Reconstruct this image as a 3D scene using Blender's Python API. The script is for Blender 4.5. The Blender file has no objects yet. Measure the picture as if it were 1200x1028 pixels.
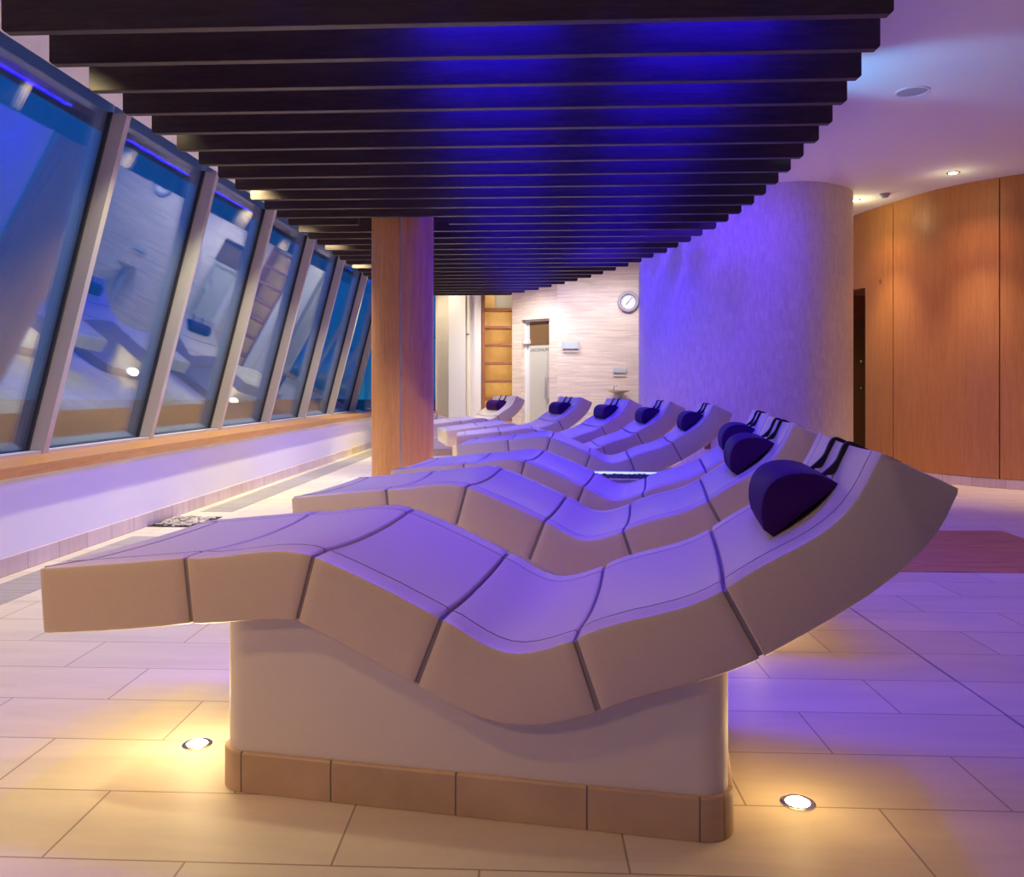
import bpy, bmesh, math, random
from mathutils import Vector, Matrix
sc = bpy.context.scene
COL = sc.collection
rnd = random.Random(7)
PI = math.pi
cos, sin, rad = math.cos, math.sin, math.radians

# ------------------------------------------------------------------ survey
F, PX, PY = 1027.0, 567.0, 453.0        # focal length and vanishing point, in pixels
ZC = 3.05                               # ceiling
AG = rad(2.84)                          # the tile / slat grid is turned this much
AW = rad(4.07)                          # the window wall

def at_depth(px, d, py=None):
    x = (px - PX) / F * d
    return Vector((x, d, 0.0 if py is None else 1 - (py - PY) / F * d))

def grid(c, d, z=0.0):
    return Vector((c * cos(AG) + d * sin(AG), -c * sin(AG) + d * cos(AG), z))

W0 = Vector((-2.531, 4.585, 0)); WE = Vector((sin(AW), cos(AW), 0)); WN = Vector((cos(AW), -sin(AW), 0))
def wall(t, o=0.0, z=0.0):              # along the window wall, o into the room
    p = W0 + WE * t + WN * o
    return Vector((p.x, p.y, z))

# ------------------------------------------------------------------ mesh tools
class MB:
    def __init__(self):
        self.v = []; self.f = []; self.m = []; self.uv = {}
    def add(self, vs, fs, mi=0, M=None):
        b = len(self.v)
        for p in vs:
            p = Vector(p)
            self.v.append(M @ p if M else p)
        for f in fs:
            self.f.append(tuple(b + i for i in f)); self.m.append(mi)
        return b
    def box(self, lo, hi, mi=0, M=None):
        x0, y0, z0 = lo; x1, y1, z1 = hi
        vs = [(x0,y0,z0),(x1,y0,z0),(x1,y1,z0),(x0,y1,z0),(x0,y0,z1),(x1,y0,z1),(x1,y1,z1),(x0,y1,z1)]
        fs = [(3,2,1,0),(4,5,6,7),(0,1,5,4),(1,2,6,5),(2,3,7,6),(3,0,4,7)]
        self.add(vs, fs, mi, M)
    def prism(self, poly, z0, z1, mi=0, M=None):     # plan polygon, counter-clockwise
        n = len(poly)
        vs = [(p[0], p[1], z0) for p in poly] + [(p[0], p[1], z1) for p in poly]
        fs = [tuple(range(n - 1, -1, -1)), tuple(range(n, 2 * n))]
        fs += [(i, (i + 1) % n, n + (i + 1) % n, n + i) for i in range(n)]
        self.add(vs, fs, mi, M)
    def loft(self, rings, mi=0, cap=True, M=None, closed=True):
        n = len(rings[0]); b = len(self.v)
        vs = [p for r in rings for p in r]; fs = []
        for k in range(len(rings) - 1):
            for i in range(n if closed else n - 1):
                j = (i + 1) % n
                fs.append((k * n + i, k * n + j, (k + 1) * n + j, (k + 1) * n + i))
        if cap and closed:
            fs.append(tuple(range(n - 1, -1, -1)))
            fs.append(tuple((len(rings) - 1) * n + i for i in range(n)))
        self.add(vs, fs, mi, M)
    def tube(self, pts, r, n=10, mi=0, M=None):
        pts = [Vector(p) for p in pts]; rings = []
        up = Vector((0.137, 0.31, 0.94))
        for i, p in enumerate(pts):
            t = (pts[min(i + 1, len(pts) - 1)] - pts[max(i - 1, 0)]).normalized()
            a = t.cross(up)
            if a.length < 1e-4: a = t.cross(Vector((1, 0, 0)))
            a.normalize(); b = t.cross(a)
            rings.append([p + (a * cos(2 * PI * k / n) + b * sin(2 * PI * k / n)) * r for k in range(n)])
        self.loft(rings, mi, True, M)
    def lathe(self, prof, n=32, mi=0, M=None):        # (radius, z) pairs from bottom to top
        rings = [[(r * cos(2 * PI * k / n), r * sin(2 * PI * k / n), z) for k in range(n)] for r, z in prof]
        self.loft(rings, mi, True, M)
    def build(self, name, mats, parent=None, smooth=None, bevel=0, fix=True):
        me = bpy.data.meshes.new(name)
        me.from_pydata([tuple(p) for p in self.v], [], self.f)
        if not isinstance(mats, (list, tuple)): mats = [mats]
        for m in mats: me.materials.append(m)
        me.polygons.foreach_set('material_index', self.m)
        me.update()
        if fix:
            bm = bmesh.new(); bm.from_mesh(me)
            bmesh.ops.recalc_face_normals(bm, faces=bm.faces)
            bm.to_mesh(me); bm.free()
        if smooth is not None:
            me.polygons.foreach_set('use_smooth', [True] * len(me.polygons))
            try: me.set_sharp_from_angle(angle=rad(smooth))
            except Exception: pass
        o = bpy.data.objects.new(name, me); COL.objects.link(o)
        if parent is not None: o.parent = parent
        if bevel:
            b = o.modifiers.new('bevel', 'BEVEL'); b.width = bevel; b.segments = 2
            b.limit_method = 'ANGLE'; b.angle_limit = rad(40)
        return o

def empty(name, loc=(0, 0, 0), rz=0.0):
    o = bpy.data.objects.new(name, None); COL.objects.link(o)
    o.location = loc; o.rotation_euler = (0, 0, rz); o.empty_display_size = 0.1
    return o
def tag(o, label=None, cat=None, group=None, kind=None):
    if label: o['label'] = label
    if cat: o['category'] = cat
    if group: o['group'] = group
    o['kind'] = kind or ('thing' if label else o.get('kind', 'thing'))
    if kind == 'part': del o['kind']
    return o
def structure(o, label=None):
    o['kind'] = 'structure'
    if label: o['label'] = label
    return o
def copy_tree(o, parent=None):
    c = o.copy(); COL.objects.link(c)
    if parent is not None: c.parent = parent
    for ch in list(o.children):
        k = copy_tree(ch, c)
        k.matrix_parent_inverse = ch.matrix_parent_inverse.copy()
    return c
def uv_strip(o, path, z0=0.0):
    """lay out u = distance along a plan path, v = height"""
    me = o.data; uv = me.uv_layers.new(name='strip')
    pts = [Vector((p[0], p[1])) for p in path]; L = [0.0]
    for a, b in zip(pts, pts[1:]): L.append(L[-1] + (b - a).length)
    def u_of(q):
        best = None
        for i in range(len(pts) - 1):
            a, b = pts[i], pts[i + 1]; ab = b - a
            t = max(0, min(1, (q - a).dot(ab) / ab.length_squared)); d = (a + ab * t - q).length
            if best is None or d < best[0]: best = (d, L[i] + t * ab.length)
        return best[1]
    for lp in me.loops:
        co = me.vertices[lp.vertex_index].co
        uv.data[lp.index].uv = (u_of(Vector((co.x, co.y))), co.z - z0)

# ------------------------------------------------------------------ materials
def new_mat(name):
    m = bpy.data.materials.new(name); m.use_nodes = True
    nt = m.node_tree; b = nt.nodes['Principled BSDF']
    return m, nt, b
def N(nt, t, **kw):
    n = nt.nodes.new(t)
    for k, v in kw.items():
        if k in n.inputs: n.inputs[k].default_value = v
        else: setattr(n, k, v)
    return n
def plain(name, col, rough=0.5, metal=0.0, spec=0.5, noise=0.0, nscale=40, bump=0.0):
    m, nt, b = new_mat(name)
    b.inputs['Base Color'].default_value = (*col, 1); b.inputs['Roughness'].default_value = rough
    b.inputs['Metallic'].default_value = metal; b.inputs['Specular IOR Level'].default_value = spec
    if noise or bump:
        tc = N(nt, 'ShaderNodeTexCoord'); nz = N(nt, 'ShaderNodeTexNoise', Scale=nscale, Detail=4.0)
        nt.links.new(tc.outputs['Object'], nz.inputs['Vector'])
        if noise:
            mr = N(nt, 'ShaderNodeMapRange'); mr.inputs[1].default_value = .3; mr.inputs[2].default_value = .7
            mr.inputs[3].default_value = 1 - noise; mr.inputs[4].default_value = 1 + noise
            nt.links.new(nz.outputs['Fac'], mr.inputs[0])
            mx = N(nt, 'ShaderNodeVectorMath', operation='SCALE'); mx.inputs[0].default_value = col
            nt.links.new(mr.outputs[0], mx.inputs['Scale']); nt.links.new(mx.outputs[0], b.inputs['Base Color'])
        if bump:
            bp = N(nt, 'ShaderNodeBump', Strength=bump, Distance=0.002)
            nt.links.new(nz.outputs['Fac'], bp.inputs['Height']); nt.links.new(bp.outputs[0], b.inputs['Normal'])
    return m
def wood(name, c1, c2, scale=(1, 1, 1), rough=0.4, spec=0.4, ns=3.0, dist=1.2):
    m, nt, b = new_mat(name)
    tc = N(nt, 'ShaderNodeTexCoord'); mp = N(nt, 'ShaderNodeMapping'); mp.inputs['Scale'].default_value = scale
    nz = N(nt, 'ShaderNodeTexNoise', Scale=ns, Detail=7.0, Roughness=0.6, Distortion=dist)
    nz2 = N(nt, 'ShaderNodeTexNoise', Scale=ns * 7, Detail=3.0)
    nt.links.new(tc.outputs['Object'], mp.inputs[0])
    nt.links.new(mp.outputs[0], nz.inputs['Vector']); nt.links.new(mp.outputs[0], nz2.inputs['Vector'])
    mx = N(nt, 'ShaderNodeMix', data_type='FLOAT'); mx.inputs[0].default_value = .35
    nt.links.new(nz.outputs['Fac'], mx.inputs[2]); nt.links.new(nz2.outputs['Fac'], mx.inputs[3])
    cr = N(nt, 'ShaderNodeValToRGB'); e = cr.color_ramp.elements
    e[0].position = .32; e[0].color = (*c1, 1); e[1].position = .68; e[1].color = (*c2, 1)
    nt.links.new(mx.outputs[0], cr.inputs[0]); nt.links.new(cr.outputs[0], b.inputs['Base Color'])
    b.inputs['Roughness'].default_value = rough; b.inputs['Specular IOR Level'].default_value = spec
    bp = N(nt, 'ShaderNodeBump', Strength=.12, Distance=.002)
    nt.links.new(mx.outputs[0], bp.inputs['Height']); nt.links.new(bp.outputs[0], b.inputs['Normal'])
    return m
def tiles(name, c1, c2, mortar, bw, rh, ms, offset=0.5, rough=.4, rot=0.0, shift=(0, 0), uv=False, vein=(1, 6), veinamt=.12, spec=.4, mbias=0.0):
    m, nt, b = new_mat(name)
    tc = N(nt, 'ShaderNodeTexCoord')
    rt = N(nt, 'ShaderNodeVectorRotate', rotation_type='Z_AXIS'); rt.inputs['Angle'].default_value = rot
    nt.links.new(tc.outputs['UV' if uv else 'Object'], rt.inputs['Vector'])
    ad = N(nt, 'ShaderNodeVectorMath', operation='ADD'); ad.inputs[1].default_value = (shift[0], shift[1], 0)
    nt.links.new(rt.outputs[0], ad.inputs[0])
    bk = N(nt, 'ShaderNodeTexBrick', Scale=1.0, offset=offset, offset_frequency=2)
    bk.inputs['Color1'].default_value = (*c1, 1); bk.inputs['Color2'].default_value = (*c2, 1)
    bk.inputs['Mortar'].default_value = (*mortar, 1); bk.inputs['Mortar Size'].default_value = ms
    bk.inputs['Mortar Smooth'].default_value = .2; bk.inputs['Bias'].default_value = mbias
    bk.inputs['Brick Width'].default_value = bw; bk.inputs['Row Height'].default_value = rh
    nt.links.new(ad.outputs[0], bk.inputs['Vector'])
    mp = N(nt, 'ShaderNodeMapping'); mp.inputs['Scale'].default_value = (vein[0], vein[1], vein[1])
    nt.links.new(ad.outputs[0], mp.inputs[0])
    nz = N(nt, 'ShaderNodeTexNoise', Scale=1.0, Detail=6.0, Roughness=.62, Distortion=.6)
    nt.links.new(mp.outputs[0], nz.inputs['Vector'])
    mr = N(nt, 'ShaderNodeMapRange'); mr.inputs[1].default_value = .3; mr.inputs[2].default_value = .7
    mr.inputs[3].default_value = 1 - veinamt; mr.inputs[4].default_value = 1 + veinamt * .6
    nt.links.new(nz.outputs['Fac'], mr.inputs[0])
    sc_ = N(nt, 'ShaderNodeVectorMath', operation='SCALE')
    nt.links.new(bk.outputs['Color'], sc_.inputs[0]); nt.links.new(mr.outputs[0], sc_.inputs['Scale'])
    nt.links.new(sc_.outputs[0], b.inputs['Base Color'])
    b.inputs['Roughness'].default_value = rough; b.inputs['Specular IOR Level'].default_value = spec
    bp = N(nt, 'ShaderNodeBump', Strength=.25, Distance=.003, invert=True)
    nt.links.new(bk.outputs['Fac'], bp.inputs['Height']); nt.links.new(bp.outputs[0], b.inputs['Normal'])
    return m
def glow(name, col, strength):
    m, nt, b = new_mat(name)
    b.inputs['Base Color'].default_value = (*col, 1)
    b.inputs['Emission Color'].default_value = (*col, 1); b.inputs['Emission Strength'].default_value = strength
    return m
def window_glass():
    m, nt, b = new_mat('dusk window glass'); nt.nodes.remove(b)
    out = nt.nodes['Material Output']
    tr = N(nt, 'ShaderNodeBsdfTransparent'); tr.inputs['Color'].default_value = (.78, .88, 1, 1)
    gl = N(nt, 'ShaderNodeBsdfGlossy'); gl.inputs['Color'].default_value = (.86, .9, 1, 1); gl.inputs['Roughness'].default_value = .01
    lw = N(nt, 'ShaderNodeLayerWeight'); lw.inputs['Blend'].default_value = .35
    mr = N(nt, 'ShaderNodeMapRange'); mr.inputs[3].default_value = .10; mr.inputs[4].default_value = .72
    nt.links.new(lw.outputs['Fresnel'], mr.inputs[0])
    mx = N(nt, 'ShaderNodeMixShader')
    nt.links.new(mr.outputs[0], mx.inputs[0]); nt.links.new(tr.outputs[0], mx.inputs[1]); nt.links.new(gl.outputs[0], mx.inputs[2])
    nt.links.new(mx.outputs[0], out.inputs['Surface'])
    return m

_c0, _d0 = .831, 2.119
M = dict(
    shell=plain('cream ceramic shell', (.70, .58, .43), .38, noise=.05, nscale=260, bump=.02, spec=.45),
    grout=plain('grey grout', (.30, .265, .255), .8),
    pedestal=plain('white rendered pedestal', (.74, .68, .60), .6),
    plinth=plain('sandstone plinth tile', (.56, .40, .25), .5, noise=.14, nscale=7),
    floor=tiles('limestone floor tiles', (.68, .58, .44), (.74, .65, .51), (.36, .29, .22), .62, .309, .0028,
                rot=AG, shift=(-_c0, -_d0), vein=(1.3, 7), veinamt=.10, rough=.5, spec=.3),
    cushion=plain('purple brown vinyl', (.05, .008, .10), .55, spec=.06),
    strap=plain('dark elastic strap', (.02, .01, .018), .6),
    slat=wood('dark stained oak', (.032, .021, .022), (.074, .050, .046), (1.2, 14, 14), .42, .35),
    column=wood('cherry veneer', (.54, .22, .075), (.74, .36, .13), (7, 7, .55), .4, .35, 2.2, 1.6),
    wallwood=wood('amber veneer panel', (.48, .19, .05), (.64, .29, .09), (16, 16, .8), .42, .3, 2.4, 1.0),
    sill=wood('honey oak board', (.46, .20, .055), (.60, .31, .10), (14, .8, 14), .35, .4),
    shelfwood=plain('red brown shelf timber', (.33, .12, .05), .5, noise=.15, nscale=12),
    shelfback=plain('golden ply back', (.70, .46, .17), .55, noise=.08, nscale=9),
    deck=wood('reddish timber boards', (.36, .13, .06), (.66, .32, .18), (1.2, 13, 13), .45, .3, 2.2, .5),
    white=plain('white paint', (.82, .79, .76), .7),
    ceiling=plain('ceiling paint', (.90, .87, .85), .8),
    cream=plain('cream plaster', (.80, .73, .58), .7),
    mullion=plain('grey aluminium', (.50, .46, .47), .5),
    rail=plain('pale aluminium rail', (.62, .62, .66), .4, metal=.2),
    gasket=plain('black gasket', (.04, .04, .045), .5),
    steel=plain('brushed steel', (.62, .60, .58), .25, metal=1.0),
    chrome=plain('polished steel', (.82, .82, .84), .1, metal=1.0),
    glass=window_glass(),
    basetile=tiles('skirting tiles', (.66, .52, .42), (.74, .62, .52), (.34, .26, .22), .31, .5, .003, offset=0, uv=True, vein=(16, 1.5), veinamt=.12),
    mosaic=tiles('narrow stone mosaic', (.68, .58, .50), (.74, .64, .56), (.60, .50, .44), .030, .098, .0010, offset=.5, uv=True, vein=(34, 9), veinamt=.13, rough=.55),
    travertine=tiles('banded travertine tiles', (.79, .65, .53), (.82, .69, .56), (.70, .57, .46), .60, .30, .0015, uv=True, vein=(1.6, 24), veinamt=.24, rough=.5),
    channel=tiles('grey stone grating', (.36, .32, .29), (.44, .40, .37), (.22, .19, .18), .6, .02, .0015, offset=0, rot=AW, vein=(2, 20), veinamt=.15, rough=.5),
    pebble=plain('pale river pebbles', (.60, .52, .45), .5, noise=.4, nscale=14),
    soil=plain('dark bed', (.02, .015, .012), .9),
    gravel=plain('dark grey gravel', (.07, .055, .07), .45, noise=.6, nscale=60),
    bowl=plain('warm steel bowl', (.52, .42, .28), .3, metal=1.0),
    sand=plain('white bowl', (.78, .76, .74), .4),
    frost=plain('frosted glass', (.60, .58, .48), .45),
    brownglass=plain('brown tinted glass', (.19, .105, .04), .3),
    ink=plain('grey lettering', (.10, .09, .06), .5),
    plaque=plain('pale green glass plaque', (.55, .63, .64), .2),
    dial=plain('white dial', (.92, .90, .85), .4),
    dark=plain('dark metal', (.03, .03, .035), .4, metal=.4),
    outside=plain('dark terrace', (.02, .022, .03), .9),
    leaves=plain('dark foliage', (.012, .03, .02), .9, noise=.5, nscale=3),
    lamp=glow('warm lamp lens', (1, .84, .52), 26),
    downlamp=glow('warm downlight lens', (1, .74, .40), 40),
    led=glow('cool light strip', (.66, .88, 1.0), .9),
    grey=plain('pale grey plastic', (.42, .40, .46), .6),
)
SECTIONS = [
 [(-0.000,0.536,0.012,0.368),(0.042,0.540,0.055,0.372),(0.084,0.544,0.097,0.375),(0.126,0.549,0.140,0.380),(0.168,0.553,0.183,0.384),(0.210,0.558,0.225,0.389),(0.252,0.562,0.268,0.394),(0.294,0.567,0.311,0.400),(0.336,0.572,0.353,0.405),(0.377,0.577,0.395,0.412),(0.419,0.582,0.438,0.418)],
 [(0.419,0.582,0.438,0.418),(0.453,0.582,0.465,0.419),(0.487,0.585,0.493,0.422),(0.521,0.589,0.521,0.425),(0.555,0.595,0.548,0.429),(0.589,0.600,0.576,0.433),(0.622,0.605,0.603,0.436),(0.656,0.608,0.631,0.439),(0.690,0.609,0.658,0.441),(0.724,0.607,0.686,0.442),(0.757,0.600,0.714,0.441)],
 [(0.757,0.600,0.714,0.441),(0.789,0.589,0.743,0.429),(0.821,0.577,0.773,0.416),(0.853,0.565,0.803,0.403),(0.884,0.552,0.832,0.391),(0.916,0.539,0.861,0.377),(0.947,0.526,0.891,0.364),(0.978,0.512,0.920,0.351),(1.009,0.498,0.949,0.337),(1.040,0.484,0.979,0.324),(1.071,0.469,1.008,0.310)],
 [(1.071,0.469,1.008,0.310),(1.100,0.457,1.047,0.292),(1.129,0.440,1.088,0.273),(1.158,0.424,1.130,0.256),(1.188,0.411,1.172,0.244),(1.219,0.403,1.216,0.237),(1.251,0.402,1.259,0.237),(1.284,0.408,1.304,0.242),(1.317,0.418,1.347,0.253),(1.348,0.430,1.390,0.267),(1.376,0.441,1.431,0.281)],
 [(1.376,0.441,1.431,0.281),(1.406,0.458,1.465,0.298),(1.438,0.471,1.499,0.313),(1.470,0.482,1.534,0.326),(1.503,0.493,1.569,0.338),(1.537,0.502,1.604,0.350),(1.570,0.512,1.640,0.362),(1.602,0.522,1.674,0.375),(1.634,0.535,1.709,0.390),(1.665,0.550,1.742,0.406),(1.695,0.568,1.775,0.424)],
 [(1.695,0.568,1.775,0.424),(1.721,0.587,1.799,0.439),(1.747,0.605,1.822,0.454),(1.773,0.622,1.845,0.469),(1.799,0.638,1.869,0.484),(1.827,0.654,1.892,0.500),(1.854,0.670,1.915,0.515),(1.881,0.688,1.939,0.532),(1.906,0.707,1.961,0.548),(1.929,0.728,1.984,0.565),(1.949,0.752,2.006,0.583),(1.966,0.778,2.027,0.601),(1.981,0.806,2.048,0.620),(1.994,0.835,2.067,0.640),(2.008,0.863,2.086,0.660),(2.037,0.849,2.103,0.682),(2.066,0.836,2.118,0.705),(2.095,0.822,2.132,0.730),(2.124,0.809,2.143,0.756),(2.153,0.795,2.152,0.783)],
]
OV = [Vector(v) for v in ((1,0,0),(-1,0,0),(0,1,0),(0,-1,0),(0,0,1),(0,0,-1))]
OCT = [(0,2,4),(2,1,4),(1,3,4),(3,0,4),(2,0,5),(1,2,5),(3,1,5),(0,3,5)]

# ------------------------------------------------------------------ room shell
def quad_plate(name, pts, thick, mat, up=Vector((0, 0, 1)), parent=None):
    b = MB(); n = len(pts)
    lo = [Vector(p) for p in pts]; hi = [p + up * thick for p in lo]
    b.loft([lo, hi]); return b.build(name, mat, parent)
def wall_strip(name, path, z0, z1, mat, thick=.08, parent=None, uv=True, smooth=None):
    """a standing wall along a plan path; its room face is the path, its back is thick behind (right-hand side of travel)"""
    pts = [Vector((p[0], p[1])) for p in path]; back = []
    for i, p in enumerate(pts):
        t = (pts[min(i + 1, len(pts) - 1)] - pts[max(i - 1, 0)]).normalized()
        back.append(p + Vector((t.y, -t.x)) * thick)
    poly = pts + back[::-1]
    b = MB(); k = len(pts)
    rings = []
    for i in range(k):
        a, c = pts[i], back[i]
        rings.append([(a.x, a.y, z0), (a.x, a.y, z1), (c.x, c.y, z1), (c.x, c.y, z0)])
    b.loft(rings)
    o = b.build(name, mat, parent, smooth=smooth)
    if uv: uv_strip(o, path)
    return o

TL0, TL1 = -10.0, 10.64
floor_poly = [wall(TL0, -.12), wall(TL0, 12), Vector((8.2, 17, 0)), wall(12.4, -.12)]
structure(quad_plate('floor', [(p.x, p.y, -.12) for p in floor_poly], .12, M['floor']))
structure(quad_plate('ceiling', [(p.x - .6, p.y, ZC) for p in floor_poly[:1]] + [(p.x, p.y, ZC) for p in floor_poly[1:3]] + [(floor_poly[3].x - .6, floor_poly[3].y, ZC)], .1, M['ceiling']))
# low wall, sill, head wall on the window side
structure(wall_strip('wall_left', [wall(TL0), wall(TL1)], 0, .53, M['white'], -.46, uv=False))
structure(wall_strip('trim_1', [wall(TL0, .045), wall(TL1, .045)], .516, .573, M['sill'], -.53, uv=False))
def inc(z): return -.445 + .553 * (z - .573) / (2.72 - .573)
SOF = 2.722
b = MB()                                # lower ceiling over the window walk
b.loft([[wall(t, inc(2.72) + .105, SOF), wall(t, 1.02, SOF), wall(t, 1.02, ZC + .05), wall(t, inc(ZC + .05) - .02, ZC + .05), wall(t, inc(2.80) + .105, 2.80)] for t in (TL0, TL1 + .4)])
structure(b.build('ceiling_soffit', M['ceiling']))
o = wall_strip('baseboard_left', [wall(TL0, .012), wall(TL1, .012)], 0, .095, M['basetile'], -.012); structure(o)

# windows: one pane each between leaning mullions
def pt(t, z, o=0.0): return wall(t, inc(z) + o, z)
TM = [1.02 + 1.508 * i for i in range(-4, 7)]
for i in range(len(TM)):
    t0 = TM[i]; t1 = TM[i + 1] if i + 1 < len(TM) else TL1
    r = structure(empty('window_%d' % (i + 1), tuple(pt((t0 + t1) / 2, .573))))
    Mi = Matrix.Translation(-r.location)
    b = MB(); b.loft([[pt(t, .575), pt(t, ZC), pt(t, ZC, -.012), pt(t, .575, -.012)] for t in (t0 - .01, t1 - .05)], M=Mi); b.build('pane', M['glass'], r)
    b = MB(); b.loft([[pt(t, .572), pt(t, .572, .105), pt(t, 2.725, .105), pt(t, 2.725)] for t in (t0 - .058, t0)], M=Mi); b.build('mullion', M['mullion'], r)
    b = MB(); b.loft([[pt(t, .572, -.02), pt(t, .572, .012), pt(t, 2.73, .012), pt(t, 2.73, -.02)] for t in (t0 - .072, t0 - .058)], M=Mi); b.build('gasket', M['gasket'], r)
    b = MB(); b.loft([[pt(t, .572, .012), pt(t, .572, .10), pt(t, .592, .10), pt(t, .592, .012)] for t in (t0, t1 - .068)], M=Mi); b.build('bottom_rail', M['rail'], r)
    
# the far end: glazing behind the column, cream panels, pillar
DE = 15.2
def endx(px, d=DE): return (px - PX) / F * d
xl = wall(TL1).x
structure(wall_strip('wall_end', [(endx(511) + .04, DE), (xl - .5, DE)], 0, .53, M['white'], .1, uv=False))
structure(wall_strip('trim_2', [(endx(511) + .02, DE - .06), (xl, DE - .06)], .516, .573, M['sill'], .25, uv=False))
r = structure(empty('window_12', ((xl + endx(511)) / 2, DE + .03, .573)))
b = MB(); b.box((xl - .3, DE + .02, .575), (endx(511), DE + .032, ZC), M=Matrix.Translation(-r.location)); b.build('pane', M['glass'], r)
b = MB()
for x in (xl + .02, (xl + endx(511)) / 2): b.box((x, DE - .02, .575), (x + .06, DE + .02, ZC), M=Matrix.Translation(-r.location)); 
b.build('frame', M['mullion'], r)
structure(wall_strip('wall_end_panel', [(endx(527), DE), (endx(510.5), DE)], 0, ZC, M['cream'], .1, uv=False))
b = MB(); b.box((endx(525.5, 15.0), 15.0, 0), (endx(545.5, 15.0), 15.3, ZC)); structure(b.build('wall_pillar', M['white'], bevel=.006))
structure(wall_strip('wall_end_inner', [(endx(563.8), DE), (endx(544), DE)], 0, ZC, M['white'], .1, uv=False))

# tiled back walls
pA, pB, pC = at_depth(600, 15.2), at_depth(653, 14.55), at_depth(800, 14.25)
door_u0, door_u1 = 0, 0
dirAB = (pB - pA).normalized(); LAB = (pB - pA).length
d0 = at_depth(611.0, 15.05); d1 = at_depth(643.5, 14.66)
u0 = (d0 - pA).dot(dirAB); u1 = (d1 - pA).dot(dirAB); DH = 2.14
wb = empty('wall_back', tuple((pA + pB) / 2)); structure(wb)
Mi = Matrix.Translation(-wb.location)
def facet(name, path, z0, z1, mat, thick=.12):
    o = wall_strip(name, path, z0, z1, mat, thick)
    return o
for nm, ua, ub, za, zb in (('left_pier', 0, u0, 0, ZC), ('right_pier', u1, LAB, 0, ZC), ('lintel', u0, u1, DH, ZC)):
    o = facet(nm, [pA + dirAB * ub, pA + dirAB * ua], za, zb, M['travertine'], .16)
    for v in o.data.vertices: v.co = Mi @ v.co
    o.parent = wb
structure(facet('wall_back_clock_side', [pC, pB], 0, ZC, M['travertine'], .1))
structure(wall_strip('wall_back_return', [(4.5, 14.6), (pC.x, pC.y)], 0, ZC, M['white'], .1, uv=False))

# free-standing curved wall in narrow stone mosaic
oval = [(3.97, 9.42), (3.90, 9.255), (3.813, 9.113), (3.686, 8.98), (3.563, 8.882), (3.431, 8.797), (3.32, 8.757), (3.2, 8.742), (3.016, 8.782), (2.85, 8.855),
        (2.68, 8.955), (2.50, 9.10), (2.34, 9.28), (2.20, 9.48), (2.08, 9.72), (1.985, 9.98), (1.92, 10.2), (1.885, 10.42), (1.90, 10.75)]
def smooth_path(p, k=4):
    out = []
    P = [Vector(q) for q in p]
    for i in range(len(P) - 1):
        a, b_, c, d = P[max(i - 1, 0)], P[i], P[i + 1], P[min(i + 2, len(P) - 1)]
        for j in range(k):
            t = j / k
            out.append(.5 * ((2 * b_) + (c - a) * t + (2 * a - 5 * b_ + 4 * c - d) * t * t + (3 * b_ - a - 3 * c + d) * t ** 3))
    out.append(P[-1]); return out
ov = smooth_path(oval)
structure(wall_strip('wall_curved', ov, 0, ZC, M['mosaic'], .16, smooth=40))
o = wall_strip('baseboard_curved', [p + (p - Vector((2.95, 9.9))).normalized() * .012 for p in ov], 0, .095, M['basetile'], .012, smooth=40); structure(o)

# amber timber wall on the right, in panels with shadow gaps
rw = smooth_path([(4.50, 12.6), (4.42, 11.6), (4.437, 10.525), (4.557, 9.755), (4.671, 9.232), (4.836, 8.874), (5.052, 8.584), (5.205, 8.444), (5.62, 8.13), (6.3, 7.76), (7.2, 7.45), (8.0, 7.25)], 6)
Ls = [0]
for a, c in zip(rw, rw[1:]): Ls.append(Ls[-1] + (c - a).length)
def rw_at(s):
    for i in range(len(rw) - 1):
        if Ls[i + 1] >= s: return rw[i].lerp(rw[i + 1], (s - Ls[i]) / (Ls[i + 1] - Ls[i]))
    return rw[-1].copy()
def s_of_px(px):
    best = min(range(4000), key=lambda k: abs(PX + F * rw_at(Ls[-1] * k / 4000).x / rw_at(Ls[-1] * k / 4000).y - px) + (0 if rw_at(Ls[-1] * k / 4000).y > 7 and rw_at(Ls[-1] * k / 4000).y < 11.2 else 999))
    return Ls[-1] * best / 4000
sA, sB, sD = s_of_px(1046.7), s_of_px(1171.3), s_of_px(1014)
step = sB - sA
wr = structure(empty('wall_right', (4.9, 8.8, 0)))
def rw_panel(name, s0, s1, z0, z1, mat, thick=.05):
    n = max(2, int((s1 - s0) / .07))
    path = [rw_at(s0 + (s1 - s0) * k / n) for k in range(n + 1)]
    o = wall_strip(name, path, z0, z1, mat, -thick, uv=False, smooth=40)
    for v in o.data.vertices: v.co -= Vector((4.9, 8.8, 0))
    o.parent = wr; return o
sDoor0 = sD - .98
rw_panel('panel', .0, sDoor0, .095, ZC, M['wallwood'])
rw_panel('panel', sDoor0, sD, 2.16, ZC, M['wallwood'])
rw_panel('panel', sD, sA - .006, .095, ZC, M['wallwood'])
s = sA
while s < Ls[-1] - .1:
    e = min(s + step, Ls[-1]); rw_panel('panel', s + .006, e - .006, .095, ZC, M['wallwood']); s = e
def rw_path(s0, s1, off):
    out = []
    n = int((s1 - s0) / .1)
    for k in range(n + 1):
        p = rw_at(s0 + (s1 - s0) * k / n); q = rw_at(min(s0 + (s1 - s0) * k / n + .02, Ls[-1])); t = (q - p)
        if t.length < 1e-6: t = Vector((1, -.3))
        t.normalize(); out.append(p + Vector((t.y, -t.x)) * off)
    return out
structure(wall_strip('wall_right_backing', rw_path(sD, Ls[-1] - .05, -.06), 0, ZC, M['gasket'], -.05, uv=False))
structure(wall_strip('baseboard_right', rw_path(sD, Ls[-1] - .05, .004), 0, .09, M['basetile'], -.03))
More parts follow.
